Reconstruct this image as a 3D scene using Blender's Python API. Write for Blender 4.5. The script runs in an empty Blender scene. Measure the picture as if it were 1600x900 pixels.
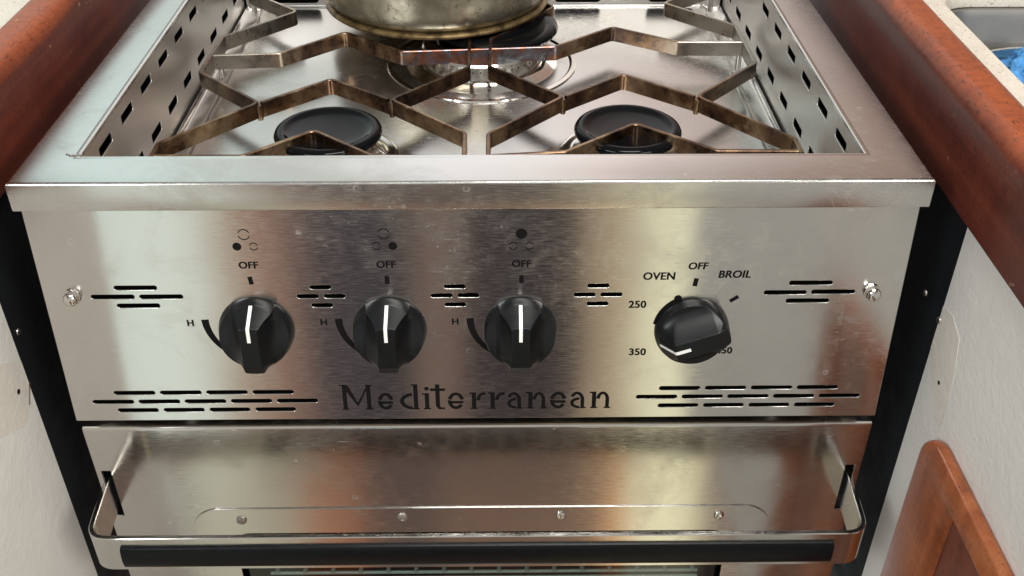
import bpy, bmesh, math, random
from mathutils import Vector, Matrix
random.seed(7)
S = bpy.context.scene
COL = S.collection
# ------------------------------------------------------------------ camera
cd = bpy.data.cameras.new('camera'); cam = bpy.data.objects.new('camera', cd); COL.objects.link(cam); S.camera = cam
cd.sensor_width = 36; cd.lens = 36 * 1609 / 1600; cd.clip_start = .01; cd.clip_end = 200
cr = Vector((.99994789, -.01020367, .0003322)); cu = Vector((.00566243, .58139948, .81359854)); cb = cr.cross(cu)
cam.matrix_world = Matrix(((cr.x, cu.x, cb.x, .01648663), (cr.y, cu.y, cb.y, -.48153793), (cr.z, cu.z, cb.z, .27509876), (0, 0, 0, 1)))
# ------------------------------------------------------------------ colour management
S.view_settings.view_transform = 'Standard'; S.view_settings.look = 'None'
S.view_settings.exposure = 0; S.view_settings.gamma = 1
S.cycles.max_bounces = 10; S.cycles.glossy_bounces = 8
# ------------------------------------------------------------------ world: the cabin around the stove, as seen in the steel
W = bpy.data.worlds.new('World'); S.world = W; W.use_nodes = True
def world():
    nt = W.node_tree; N = nt.nodes; L = nt.links; N.clear()
    def n(t, **k):
        x = N.new(t)
        for a, b in k.items(): setattr(x, a, b)
        return x
    def math_(op, a, b=None, clamp=False):
        m = n('ShaderNodeMath', operation=op, use_clamp=clamp)
        for i, v in enumerate((a, b)):
            if v is None: continue
            if isinstance(v, (int, float)): m.inputs[i].default_value = v
            else: L.new(v, m.inputs[i])
        return m.outputs[0]
    def ramp(fac, stops):
        r = n('ShaderNodeValToRGB'); e = r.color_ramp.elements; r.color_ramp.interpolation = 'LINEAR'
        while len(e) < len(stops): e.new(.5)
        for el, (p, c) in zip(e, stops): el.position = p; el.color = (*c, 1)
        L.new(fac, r.inputs[0]); return r.outputs[0]
    def mix(f, a, b):
        m = n('ShaderNodeMix', data_type='RGBA')
        if isinstance(f, float): m.inputs[0].default_value = f
        else: L.new(f, m.inputs[0])
        for s, v in ((6, a), (7, b)):
            if isinstance(v, tuple): m.inputs[s].default_value = (*v, 1)
            else: L.new(v, m.inputs[s])
        return m.outputs[2]
    tc = n('ShaderNodeTexCoord'); sp = n('ShaderNodeSeparateXYZ'); L.new(tc.outputs['Generated'], sp.inputs[0])
    x, y, z = sp.outputs
    ay = math_('MAXIMUM', math_('ABSOLUTE', y), .05)
    s = math_('DIVIDE', x, ay)                                  # tan(azimuth)
    t = math_('ADD', math_('MULTIPLY', s, 1.0), .5, True)       # -.5 .. .5 -> 0 .. 1
    rear = ramp(t, REAR); front = ramp(t, FRONT); low1 = ramp(t, LOW1); low2 = ramp(t, LOW2)
    def band(a, b):
        m = n('ShaderNodeMapRange', interpolation_type='SMOOTHSTEP'); L.new(z, m.inputs[0]); m.inputs[1].default_value = a; m.inputs[2].default_value = b; return m.outputs[0]
    rear2 = mix(band(-.735, -.69), low2, low1)                  # sole of the cabin, locker fronts, then the upper cabin
    rear2 = mix(band(-.65, -.58), rear2, rear); rear2 = mix(band(-.28, -.05), rear2, UPPER)
    isf = n('ShaderNodeMapRange', interpolation_type='SMOOTHSTEP'); L.new(y, isf.inputs[0])
    isf.inputs[1].default_value = -.05; isf.inputs[2].default_value = .05
    hor = mix(isf.outputs[0], rear2, front)
    sd = n('ShaderNodeMapRange', interpolation_type='SMOOTHSTEP'); L.new(math_('ABSOLUTE', s), sd.inputs[0])
    sd.inputs[1].default_value = .5; sd.inputs[2].default_value = 1.0
    hor = mix(sd.outputs[0], hor, SIDE)
    up = n('ShaderNodeMapRange', interpolation_type='SMOOTHSTEP'); L.new(z, up.inputs[0])
    up.inputs[1].default_value = .62; up.inputs[2].default_value = .8
    res = mix(up.outputs[0], hor, CEIL)
    bg = n('ShaderNodeBackground'); bg.inputs[1].default_value = WORLD_STRENGTH
    L.new(res, bg.inputs[0]); o = n('ShaderNodeOutputWorld'); L.new(bg.outputs[0], o.inputs[0])
WORLD_STRENGTH = 1.0
def lin(c, k): return tuple(((v / 255 + .055) / 1.055) ** 2.4 / k for v in c)
def stops(k, L): return [(a + .5, lin(c, k)) for a, c in L]
REAR = stops(.57, [(-.5, (150, 138, 125)), (-.46, (168, 168, 156)), (-.40, (200, 211, 203)), (-.33, (198, 206, 197)), (-.30, (165, 158, 142)), (-.27, (140, 110, 92)), (-.24, (122, 94, 82)), (-.20, (58, 54, 57)),
    (-.11, (46, 45, 49)), (-.085, (105, 88, 77)), (-.05, (105, 86, 75)), (-.035, (48, 43, 45)), (.075, (46, 40, 42)), (.093, (140, 122, 102)), (.125, (155, 138, 112)), (.16, (208, 206, 176)), (.20, (220, 218, 186)), (.225, (190, 168, 142)),
    (.27, (165, 140, 120)), (.30, (122, 102, 93)), (.35, (145, 122, 108)), (.45, (150, 130, 115))])
LOW1 = stops(.55, [(-.5, (155, 145, 126)), (-.47, (112, 103, 93)), (-.44, (112, 103, 93)), (-.42, (165, 166, 150)), (-.35, (165, 165, 148)), (-.31, (112, 100, 88)), (-.16, (60, 56, 53)), (.09, (60, 55, 52)), (.13, (112, 102, 84)), (.18, (125, 115, 92)), (.205, (214, 210, 172)), (.245, (208, 203, 165)), (.27, (120, 110, 92)), (.31, (112, 98, 90)), (.45, (112, 95, 88))])
LOW2 = stops(.55, [(-.5, (120, 110, 95)), (-.43, (160, 157, 138)), (-.31, (160, 156, 136)), (-.285, (158, 100, 68)), (-.21, (140, 90, 66)), (-.195, (84, 70, 63)), (-.1, (84, 70, 62)), (-.09, (110, 86, 72)), (.13, (110, 88, 74)), (.15, (190, 125, 75)), (.17, (205, 150, 98)), (.185, (228, 222, 186)), (.26, (228, 222, 186)), (.30, (112, 96, 88)), (.45, (112, 96, 88))])
FRONT = stops(.62, [(-.5, (206, 222, 219)), (-.41, (202, 216, 213)), (-.285, (186, 192, 186)), (-.2, (196, 198, 194)), (-.15, (224, 224, 224)), (-.05, (236, 234, 234)), (.06, (234, 228, 226)), (.13, (226, 212, 206)), (.19, (204, 190, 184)), (.33, (168, 153, 144)), (.45, (146, 123, 112))])
UPPER = (.58, .56, .52)
CEIL = (.34, .33, .30)
SIDE = (.10, .075, .06)
world()
# ------------------------------------------------------------------ lamps (cabin ceiling light, plus two added side fills)
def area(name, loc, target, size, power, col):
    l = bpy.data.lights.new(name, 'AREA'); l.shape = 'RECTANGLE'; l.size, l.size_y = size; l.energy = power; l.color = col
    o = bpy.data.objects.new(name, l); COL.objects.link(o); o.location = loc
    o.rotation_euler = (Vector(target) - Vector(loc)).to_track_quat('-Z', 'Y').to_euler(); return o
area('ceiling_light', (.15, -.35, 1.25), (0, .1, 0), (.7, .35), 14, (1, .98, .94))
area('added_fill_light', (-1.0, -1.1, .75), (.1, .05, -.1), (.6, .5), 13.5, (.97, 1, 1))  # added fill from the left, brightens the right side board
area('added_fill_light', (1.0, -1.1, .75), (-.1, .05, -.1), (.6, .5), 13, (1, .96, .89))  # added fill from the right, brightens the left side board

# ------------------------------------------------------------------ materials
def new_mat(name):
    m = bpy.data.materials.new(name); m.use_nodes = True; nt = m.node_tree
    return m, nt, nt.nodes['Principled BSDF']
class G:                                                            # tiny node helper
    def __init__(s, nt): s.nt = nt
    def n(s, t, **k):
        x = s.nt.nodes.new(t)
        for a, b in k.items(): setattr(x, a, b)
        return x
    def l(s, a, b): s.nt.links.new(a, b)
    def coord(s, scale, kind='Object', rot=(0, 0, 0)):
        tc = s.n('ShaderNodeTexCoord'); mp = s.n('ShaderNodeMapping'); s.l(tc.outputs[kind], mp.inputs[0])
        mp.inputs['Scale'].default_value = scale; mp.inputs['Rotation'].default_value = rot; return mp.outputs[0]
    def noise(s, vec, scale=1, detail=4, rough=.55, dist=0):
        x = s.n('ShaderNodeTexNoise'); s.l(vec, x.inputs['Vector']); x.inputs['Scale'].default_value = scale
        x.inputs['Detail'].default_value = detail; x.inputs['Roughness'].default_value = rough; x.inputs['Distortion'].default_value = dist
        return x.outputs['Fac']
    def rng(s, v, a, b, c, d):
        x = s.n('ShaderNodeMapRange'); s.l(v, x.inputs[0])
        for i, q in enumerate((a, b, c, d)): x.inputs[i + 1].default_value = q
        return x.outputs[0]
    def op(s, o, a, b=None):
        x = s.n('ShaderNodeMath', operation=o)
        for i, v in enumerate((a, b)):
            if v is None: continue
            if isinstance(v, (int, float)): x.inputs[i].default_value = v
            else: s.l(v, x.inputs[i])
        return x.outputs[0]
    def mix(s, f, a, b, bt='MIX'):
        x = s.n('ShaderNodeMix', data_type='RGBA', blend_type=bt)
        if isinstance(f, (int, float)): x.inputs[0].default_value = f
        else: s.l(f, x.inputs[0])
        for i, v in ((6, a), (7, b)):
            if isinstance(v, tuple): x.inputs[i].default_value = (*v, 1)
            else: s.l(v, x.inputs[i])
        return x.outputs[2]
    def ramp(s, f, stops):
        r = s.n('ShaderNodeValToRGB'); e = r.color_ramp.elements
        while len(e) < len(stops): e.new(.5)
        for el, (p, c) in zip(e, stops): el.position = p; el.color = (*c, 1)
        s.l(f, r.inputs[0]); return r.outputs[0]
    def bump(s, h, strength, dist, prev=None):
        b = s.n('ShaderNodeBump'); b.inputs['Strength'].default_value = strength; b.inputs['Distance'].default_value = dist
        s.l(h, b.inputs['Height'])
        if prev: s.l(prev, b.inputs['Normal'])
        return b.outputs[0]

def steel(name, base=(.63, .615, .59), rough=.14, aniso=.9, dirt=.5, brush=1.0, wave=.08):
    """brushed stainless sheet; UV.x runs along the brushing"""
    m, nt, p = new_mat(name); g = G(nt)
    uv = g.coord((110, 1500, 1), 'UV'); br = g.noise(uv, 1, 3, .6)
    uv2 = g.coord((260, 2600, 1), 'UV'); br2 = g.noise(uv2, 1, 2, .5)
    o = g.coord((1, 1, 1), 'Object')
    sm = g.noise(o, 16, 6, .65, .6); sm2 = g.noise(o, 70, 4, .6, .3)
    # dried drops and wipe marks
    v = g.n('ShaderNodeTexVoronoi', feature='F1'); g.l(o, v.inputs['Vector']); v.inputs['Scale'].default_value = 85; v.inputs['Randomness'].default_value = 1
    ring = g.op('MULTIPLY', g.rng(v.outputs['Distance'], .10, .15, 0, 1), g.rng(v.outputs['Distance'], .17, .22, 1, 0))
    sepc = g.n('ShaderNodeSeparateColor'); g.l(v.outputs['Color'], sepc.inputs[0])
    pick = g.rng(sepc.outputs[0], .66, .70, 0, 1)
    ringm = g.op('MULTIPLY', g.op('MULTIPLY', ring, pick), g.op('MULTIPLY', g.rng(sm2, .42, .6, 0, 1), g.rng(sm, .46, .56, 0, 1)))
    # fine random scratches
    wv = g.coord((55, 700, 600), 'Object', (.3, .5, .7)); sc = g.noise(wv, 1, 1, .4, .2)
    scr = g.op('MULTIPLY', g.rng(sc, .73, .78, 0, 1), g.rng(sm, .45, .62, 0, 1))
    speck = g.op('MULTIPLY', g.rng(g.noise(o, 420, 2, .5), .70, .74, 0, .8), g.rng(sm, .48, .6, 0, 1))
    marks = g.op('MULTIPLY', g.op('MAXIMUM', g.op('MAXIMUM', ringm, speck), g.op('MULTIPLY', scr, .8)), dirt)
    blot = g.op('MULTIPLY', g.rng(sm, .52, .72, 0, 1), dirt)
    d1 = tuple(c * .955 for c in base); d2 = tuple(min(1, c * 1.04) for c in base)
    col = g.mix(g.rng(br, .3, .7, 0, 1), d1, d2)
    fx = g.n('ShaderNodeSeparateXYZ'); g.l(o, fx.inputs[0])
    film = g.op('MULTIPLY', g.op('MULTIPLY', g.rng(g.noise(o, 95, 6, .72, .8), .50, .60, 0, 1), g.op('MULTIPLY', g.rng(g.noise(o, 6.5, 3, .55, .4), .44, .60, .15, 1), g.rng(fx.outputs[0], -.05, .2, .3, 1))), dirt)
    col = g.mix(g.op('MULTIPLY', blot, .35), col, (.50, .47, .43)); col = g.mix(g.op('MULTIPLY', film, .42), col, (.80, .76, .69))
    col = g.mix(g.op('MULTIPLY', marks, .7), col, (.82, .80, .76))
    g.l(col, p.inputs['Base Color']); p.inputs['Metallic'].default_value = 1
    r = g.op('ADD', g.op('ADD', g.op('MULTIPLY', film, .10), g.rng(br, .3, .7, rough - .05, rough + .05)), g.op('ADD', g.op('MULTIPLY', blot, .12), g.op('MULTIPLY', marks, .2)))
    g.l(r, p.inputs['Roughness'])
    p.inputs['Anisotropic'].default_value = aniso; p.inputs['Anisotropic Rotation'].default_value = ANI
    tg = g.n('ShaderNodeTangent', direction_type='UV_MAP'); tg.uv_map = 'UVMap'; g.l(tg.outputs[0], p.inputs['Tangent'])
    b = g.bump(br, .022 * brush, .0004); b = g.bump(br2, .03 * brush, .0002, b); b = g.bump(g.noise(o, 9, 2, .5), wave, .004, b)
    g.l(b, p.inputs['Normal']); return m
ANI = 0.25
def plain(name, col, rough, metal=0, coat=0, bump=0, bscale=200, var=0, spec=.5):
    m, nt, p = new_mat(name); g = G(nt); o = g.coord((1, 1, 1))
    nz = g.noise(o, bscale, 4, .6); big = g.noise(o, bscale * .12, 4, .6)
    a = tuple(c * (1 - var) for c in col); b = tuple(min(1, c * (1 + var)) for c in col)
    g.l(g.mix(g.rng(big, .3, .7, 0, 1), a, b), p.inputs['Base Color'])
    g.l(g.rng(big, .3, .7, max(.02, rough * .85), min(1, rough * 1.15)), p.inputs['Roughness'])
    p.inputs['Metallic'].default_value = metal; p.inputs['Coat Weight'].default_value = coat; p.inputs['Coat Roughness'].default_value = .08
    p.inputs['Specular IOR Level'].default_value = spec
    if bump: g.l(g.bump(nz, bump, .001), p.inputs['Normal'])
    return m
def wood(name, dark, mid, light, axis, coat=.7, rough=.34, worn_lit=None, spec=.35):
    """varnished mahogany; axis = grain direction"""
    m, nt, p = new_mat(name); g = G(nt)
    sc = [60, 60, 60]; sc[axis] = 3.2; o = g.coord(tuple(sc)); st = g.noise(o, 1, 5, .6, .8)
    sc2 = [800, 800, 800]; sc2[axis] = 170; po = g.noise(g.coord(tuple(sc2)), 1, 2, .5)
    big = g.noise(g.coord((1, 1, 1)), 14, 4, .6, .5)
    sc3 = [110, 110, 110]; sc3[axis] = 260; cross = g.noise(g.coord(tuple(sc3)), 1, 3, .6, .6)
    f = g.op('ADD', g.op('ADD', g.op('MULTIPLY', st, .5), g.op('MULTIPLY', big, .35)), g.op('MULTIPLY', cross, .22))
    c = g.ramp(f, [(.38, dark), (.53, mid), (.70, light)])
    if worn_lit:                                                        # paler rounded top edge: varnish wear with lamp sheen put into the colour
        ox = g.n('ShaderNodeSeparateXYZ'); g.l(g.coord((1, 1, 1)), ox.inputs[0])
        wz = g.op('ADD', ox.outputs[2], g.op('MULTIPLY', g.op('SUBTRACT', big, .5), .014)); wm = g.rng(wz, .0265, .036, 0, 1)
        c = g.mix(g.op('MULTIPLY', wm, g.rng(cross, .3, .7, .55, 1)), c, worn_lit)
    c = g.mix(g.rng(po, .60, .70, 0, .6), c, tuple(v * .35 for v in dark))
    nick = g.rng(g.noise(g.coord((1, 1, 1)), 150, 3, .6), .71, .74, 0, .6)
    c = g.mix(nick, c, (.55, .36, .25))
    g.l(c, p.inputs['Base Color']); g.l(g.rng(big, .3, .7, rough - .08, rough + .1), p.inputs['Roughness'])
    p.inputs['Coat Weight'].default_value = coat; p.inputs['Coat Roughness'].default_value = .22; p.inputs['Specular IOR Level'].default_value = spec
    b = g.bump(po, .12, .0006); b = g.bump(big, .10, .004, b); g.l(b, p.inputs['Normal']); g.l(b, p.inputs['Coat Normal'])
    return m
def burnt(name):
    """heat-tinted steel bar: brown with straw, rust and blue patches"""
    m, nt, p = new_mat(name); g = G(nt); o = g.coord((1, 1, 1), 'Object')
    a = g.noise(o, 22, 4, .6, .4); b = g.noise(o, 90, 5, .65, .3)
    ox = g.n('ShaderNodeSeparateXYZ'); g.l(o, ox.inputs[0])
    c = g.ramp(g.op('ADD', g.op('MULTIPLY', a, .65), g.op('MULTIPLY', b, .35)), [(.34, (.045, .032, .028)), (.45, (.12, .075, .053)), (.54, (.24, .15, .085)), (.60, (.36, .27, .17)), (.68, (.20, .13, .09))])
    dx = g.op('POWER', g.op('DIVIDE', ox.outputs[0], .075), 2.0); dy = g.op('POWER', g.op('DIVIDE', g.op('SUBTRACT', ox.outputs[1], .287), .035), 2.0)
    hot = g.op('MULTIPLY', g.rng(g.op('ADD', dx, dy), .5, 1.0, 1, 0), .9)      # the middle bar over the big burner
    hc = g.ramp(g.noise(o, 55, 3, .6, 1.2), [(.3, (.10, .07, .08)), (.42, (.30, .12, .07)), (.5, (.17, .13, .15)), (.58, (.20, .23, .28)), (.66, (.36, .36, .33)), (.75, (.38, .15, .07))])
    c = g.mix(hot, c, hc)
    far = g.rng(g.op('ABSOLUTE', ox.outputs[0]), .135, .185, 0, .8); far = g.op('MULTIPLY', far, g.rng(ox.outputs[1], .2, .28, 0, 1))
    c = g.mix(far, c, (.46, .44, .40))
    c = g.mix(g.rng(b, .66, .74, 0, .6), c, (.55, .47, .40))
    g.l(c, p.inputs['Base Color']); p.inputs['Metallic'].default_value = 1
    g.l(g.rng(b, .3, .7, .2, .42), p.inputs['Roughness']); g.l(g.bump(b, .2, .0006), p.inputs['Normal']); return m
def potmat(name):
    m, nt, p = new_mat(name); g = G(nt); o = g.coord((1, 1, 1)); a = g.noise(o, 30, 6, .65, .5); b = g.noise(o, 120, 5, .7, .4)
    c = g.ramp(a, [(.3, (.20, .18, .125)), (.5, (.32, .295, .225)), (.7, (.46, .43, .35))])
    c = g.mix(g.rng(b, .58, .66, 0, .8), c, (.12, .085, .05)); c = g.mix(g.rng(g.noise(o, 60, 5, .7), .62, .68, 0, .7), c, (.62, .55, .42))
    g.l(c, p.inputs['Base Color']); p.inputs['Metallic'].default_value = .9; g.l(g.rng(b, .3, .7, .24, .48), p.inputs['Roughness'])
    g.l(g.bump(b, .1, .001), p.inputs['Normal']); return m
def brass(name):
    m, nt, p = new_mat(name); g = G(nt); o = g.coord((1, 1, 1)); b = g.noise(o, 90, 5, .7, .4)
    c = g.ramp(b, [(.35, (.06, .04, .022)), (.5, (.20, .135, .06)), (.68, (.34, .25, .13))]); g.l(c, p.inputs['Base Color'])
    p.inputs['Metallic'].default_value = .8; p.inputs['Roughness'].default_value = .42; return m
def paint(name, col):
    m, nt, p = new_mat(name); g = G(nt); o = g.coord((1, 1, 1)); b = g.noise(o, 330, 2, .5); b2 = g.noise(o, 120, 2, .5); big = g.noise(o, 9, 4, .6)
    g.l(g.mix(g.rng(big, .3, .7, 0, 1), tuple(c * .92 for c in col), tuple(min(1, c * 1.05) for c in col)), p.inputs['Base Color'])
    p.inputs['Roughness'].default_value = .42
    n = g.bump(b, .30, .0010); n = g.bump(b2, .18, .0022, n); g.l(n, p.inputs['Normal']); return m
def counter(name):
    m, nt, p = new_mat(name); g = G(nt); o = g.coord((1, 1, 1))
    c = g.mix(g.rng(g.noise(o, 40, 3, .6), .3, .7, 0, 1), (.70, .64, .53), (.80, .74, .64))
    for s_, t_, cc in ((420, .63, (.40, .33, .25)), (700, .66, (.28, .24, .2)), (520, .64, (.92, .89, .82))):
        c = g.mix(g.rng(g.noise(o, s_, 2, .5), t_, t_ + .04, 0, .7), c, cc)
    g.l(c, p.inputs['Base Color']); p.inputs['Roughness'].default_value = .35; return m
M = dict(
    steel=steel('brushed_steel', dirt=.75), top=steel('brushed_steel_top', (.66, .655, .64), .22, .6, .8, .8), well=steel('worn_steel', (.64, .63, .615), .22, .4, .7, .6, .03), wellwall=steel('satin_steel', (.76, .735, .705), .36, .2, .6, .6, .015),
    chrome=plain('bright_steel', (.72, .70, .66), .12, 1, var=.06), dull=plain('dull_steel', (.42, .40, .37), .32, 1, var=.2), basin=plain('basin_steel', (.34, .33, .31), .5, 1, var=.1),
    black=plain('black_plastic', (.004, .005, .0058), .33, 0, 0, .04, 900, .1, .3), grip=plain('black_grip', (.004, .0048, .0058), .3, 0, 0, .02, 900, .1, .16), enamel=plain('black_enamel', (.004, .0045, .0055), .07, 0, 0, 0, 100, .1, .13),
    liner=plain('black_laminate', (.008, .0095, .0115), .6, 0, 0, .1, 500, .2, .2), print_=plain('black_print', (.006, .006, .006), .5, spec=.1), inside=plain('dark_inside', (.006, .006, .006), .8, spec=.1),
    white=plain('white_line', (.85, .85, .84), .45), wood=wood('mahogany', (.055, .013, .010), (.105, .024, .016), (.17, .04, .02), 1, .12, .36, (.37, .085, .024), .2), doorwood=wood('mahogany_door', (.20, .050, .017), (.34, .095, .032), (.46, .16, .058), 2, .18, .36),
    doorpanel=wood('mahogany_panel', (.12, .028, .014), (.19, .048, .023), (.26, .075, .034), 2, .2, .4),
    burnt=burnt('heat_tinted_steel'), pot=potmat('stained_pot_steel'), brass=brass('tarnished_brass'), paint=paint('white_paint', (.80, .79, .75)), patch=paint('filler_paint', (.77, .73, .66)),
    edge=plain('raw_edge', (.16, .11, .06), .7), counter=counter('speckled_counter'), rack=plain('rack_wire_steel', (.62, .60, .54), .4, .35), blue=None, glass=None)
def cloth_mat():
    m, nt, p = new_mat('blue_cloth'); g = G(nt); o = g.coord((1, 1, 1)); v = g.n('ShaderNodeTexVoronoi'); g.l(o, v.inputs['Vector']); v.inputs['Scale'].default_value = 260
    g.l(g.mix(g.rng(g.noise(o, 60, 4, .6), .3, .7, 0, 1), (.025, .20, .62), (.14, .45, .85)), p.inputs['Base Color']); p.inputs['Roughness'].default_value = .8
    g.l(g.bump(v.outputs['Distance'], .6, .003), p.inputs['Normal']); return m
M['blue'] = cloth_mat()
def glass_mat():
    m, nt, p = new_mat('oven_glass'); g = G(nt); nt.nodes.remove(p); out = [n for n in nt.nodes if n.type == 'OUTPUT_MATERIAL'][0]
    t = g.n('ShaderNodeBsdfTransparent'); t.inputs[0].default_value = (.72, .78, .78, 1); r = g.n('ShaderNodeBsdfGlossy'); r.inputs['Roughness'].default_value = .04
    f = g.n('ShaderNodeFresnel'); f.inputs[0].default_value = 1.6; mx = g.n('ShaderNodeMixShader'); ge = g.n('ShaderNodeNewGeometry'); g.l(g.op('MULTIPLY', f.outputs[0], g.op('SUBTRACT', 1, ge.outputs['Backfacing'])), mx.inputs[0]); g.l(t.outputs[0], mx.inputs[1]); g.l(r.outputs[0], mx.inputs[2]); g.l(mx.outputs[0], out.inputs[0]); return m
M['glass'] = glass_mat()

# ------------------------------------------------------------------ mesh helpers
def put_uv(me):
    uvl = me.uv_layers.new(name='UVMap') if not me.uv_layers else me.uv_layers[0]
    for poly in me.polygons:
        n = poly.normal; a = [abs(c) for c in n]
        for li in poly.loop_indices:
            c = me.vertices[me.loops[li].vertex_index].co
            if a[0] >= a[1] and a[0] >= a[2]: uvl.data[li].uv = (c.y, c.z)
            elif a[2] >= a[1]: uvl.data[li].uv = (c.x, c.y)
            else: uvl.data[li].uv = (c.x, c.z)
def link(name, me, mat, parent=None, smooth=None):
    put_uv(me); me.materials.clear(); me.materials.append(mat)
    if smooth is not None:
        for p in me.polygons: p.use_smooth = True
        me.set_sharp_from_angle(angle=math.radians(smooth))
    o = bpy.data.objects.new(name, me); COL.objects.link(o)
    if parent: o.parent = parent
    return o
def from_bm(name, bm, mat, parent=None, smooth=35):
    bmesh.ops.recalc_face_normals(bm, faces=bm.faces)
    me = bpy.data.meshes.new(name); bm.to_mesh(me); bm.free(); return link(name, me, mat, parent, smooth)
def add_box(bm, lo, hi, bev=0, seg=2):
    r = bmesh.ops.create_cube(bm, size=1); vs = r['verts']
    for v in vs: v.co = Vector([(lo[i] + hi[i]) / 2 + v.co[i] * (hi[i] - lo[i]) for i in range(3)])
    if bev:
        es = list({e for v in vs for e in v.link_edges}); bmesh.ops.bevel(bm, geom=es, offset=bev, segments=seg, affect='EDGES', profile=.5)
def box(name, lo, hi, mat, parent=None, bev=0, seg=2):
    bm = bmesh.new(); add_box(bm, lo, hi, bev, seg); return from_bm(name, bm, mat, parent)
def add_lathe(bm, prof, c=(0, 0, 0), seg=64, mtx=None):
    """prof: list of (r, z) ; closed top/bottom where r = 0"""
    rings = []
    for r, z in prof:
        if r < 1e-6: rings.append([bm.verts.new((0, 0, z))])
        else: rings.append([bm.verts.new((r * math.cos(2 * math.pi * i / seg), r * math.sin(2 * math.pi * i / seg), z)) for i in range(seg)])
    for a, b in zip(rings, rings[1:]):
        for i in range(seg):
            j = (i + 1) % seg
            if len(a) == 1 and len(b) == 1: continue
            if len(a) == 1: bm.faces.new((a[0], b[i], b[j]))
            elif len(b) == 1: bm.faces.new((a[i], a[j], b[0]))
            else: bm.faces.new((a[i], a[j], b[j], b[i]))
    vs = [v for r in rings for v in r]
    for v in vs:
        if mtx: v.co = mtx @ v.co
        v.co += Vector(c)
def lathe(name, prof, c, mat, parent=None, seg=64, smooth=40, mtx=None):
    bm = bmesh.new(); add_lathe(bm, prof, c, seg, mtx); return from_bm(name, bm, mat, parent, smooth)
def rr(x0, y0, x1, y1, r, n=6):
    """rounded rectangle loop"""
    out = []
    for cx, cy, a0 in ((x1 - r, y1 - r, 0), (x0 + r, y1 - r, 90), (x0 + r, y0 + r, 180), (x1 - r, y0 + r, 270)):
        for k in range(n + 1):
            a = math.radians(a0 + 90 * k / n); out.append((cx + r * math.cos(a), cy + r * math.sin(a)))
    return out
def sheet_mesh(loops, th, mtx, bevel=0):
    """flat sheet with holes cut out (even-odd fill of loops), front face at local z = 0, going back to -th"""
    cu_ = bpy.data.curves.new('t', 'CURVE'); cu_.dimensions = '2D'; cu_.fill_mode = 'BOTH'; cu_.extrude = th / 2
    if bevel: cu_.bevel_depth = bevel; cu_.offset = -bevel; cu_.extrude = th / 2 - bevel; cu_.bevel_resolution = 1
    for lp in loops:
        s = cu_.splines.new('POLY'); s.points.add(len(lp) - 1); s.use_cyclic_u = True
        for q, pt in zip(s.points, lp): q.co = (pt[0], pt[1], 0, 1)
    return curve_to_mesh(cu_, mtx @ Matrix.Translation((0, 0, -th / 2)))
def curve_to_mesh(cu_, mtx):
    o = bpy.data.objects.new('t', cu_); COL.objects.link(o); dg = bpy.context.evaluated_depsgraph_get(); dg.update()
    me = bpy.data.meshes.new_from_object(o.evaluated_get(dg)); bpy.data.objects.remove(o); bpy.data.curves.remove(cu_)
    me.transform(mtx); bm = bmesh.new(); bm.from_mesh(me); bmesh.ops.remove_doubles(bm, verts=bm.verts, dist=2e-6); bm.to_mesh(me); bm.free()
    return me
def sheet(name, loops, th, mtx, mat, parent=None, bevel=0):
    return link(name, sheet_mesh(loops, th, mtx, bevel), mat, parent, None)
def text_mesh(body, size, u, v, mtx, offset=0, shear=0, align='CENTER'):
    c = bpy.data.curves.new('t', 'FONT'); c.body = body; c.size = size; c.align_x = align; c.align_y = 'CENTER'; c.offset = offset; c.shear = shear
    c.extrude = .00004; c.space_character = 1.05
    me = curve_to_mesh(c, mtx); bm = bmesh.new(); k = size * .024          # three slightly shifted copies make the heavy strokes
    for i, dx in enumerate((-k, 0, k)):
        d = me.copy(); d.transform(mtx @ Matrix.Translation((u + dx, v, .00006 + .00001 * i)) @ mtx.inverted()); bm.from_mesh(d); bpy.data.meshes.remove(d)
    bm.to_mesh(me); bm.free(); return me
def merge(name, meshes, mat, parent):
    bm = bmesh.new()
    for me in meshes: bm.from_mesh(me); bpy.data.meshes.remove(me)
    me = bpy.data.meshes.new(name); bm.to_mesh(me); bm.free(); return link(name, me, mat, parent)
def fillet(pts, r, n=5):
    out = [Vector(pts[0])]
    for i in range(1, len(pts) - 1):
        a, b, c = Vector(pts[i - 1]), Vector(pts[i]), Vector(pts[i + 1]); u = (a - b).normalized(); w = (c - b).normalized()
        th = u.angle(w); t = min(r / math.tan(th / 2), .45 * (a - b).length, .45 * (c - b).length); p0 = b + u * t; p1 = b + w * t
        for k in range(n + 1):
            s = k / n; out.append((1 - s) ** 2 * p0 + 2 * s * (1 - s) * b + s * s * p1)
    out.append(Vector(pts[-1])); return out
def add_bar(bm, pts, zt, zb, th, r=.004, ch=.0005):
    """flat bar on edge following a bent plan line"""
    P = fillet([Vector((x, y)) for x, y in pts], r); n = len(P); rings = []
    for i, p in enumerate(P):
        d0 = (P[i] - P[i - 1]).normalized() if i else (P[1] - P[0]).normalized(); d1 = (P[i + 1] - P[i]).normalized() if i < n - 1 else d0
        d = (d0 + d1).normalized(); nn = Vector((-d.y, d.x)); k = 1 / max(.4, d.dot(d1)); h = th / 2
        prof = [(-h, zb + ch), (-h + ch, zb), (h - ch, zb), (h, zb + ch), (h, zt - ch), (h - ch, zt), (-h + ch, zt), (-h, zt - ch)]
        rings.append([bm.verts.new((p.x + nn.x * o * k, p.y + nn.y * o * k, z)) for o, z in prof])
    for a, b in zip(rings, rings[1:]):
        for i in range(8): bm.faces.new((a[i], a[(i + 1) % 8], b[(i + 1) % 8], b[i]))
    bm.faces.new(rings[0]); bm.faces.new(rings[-1])
def tag(o, label=None, cat=None, group=None, kind=None):
    for k, v in (('label', label), ('category', cat), ('group', group), ('kind', kind)):
        if v: o[k] = v
    return o
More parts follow.
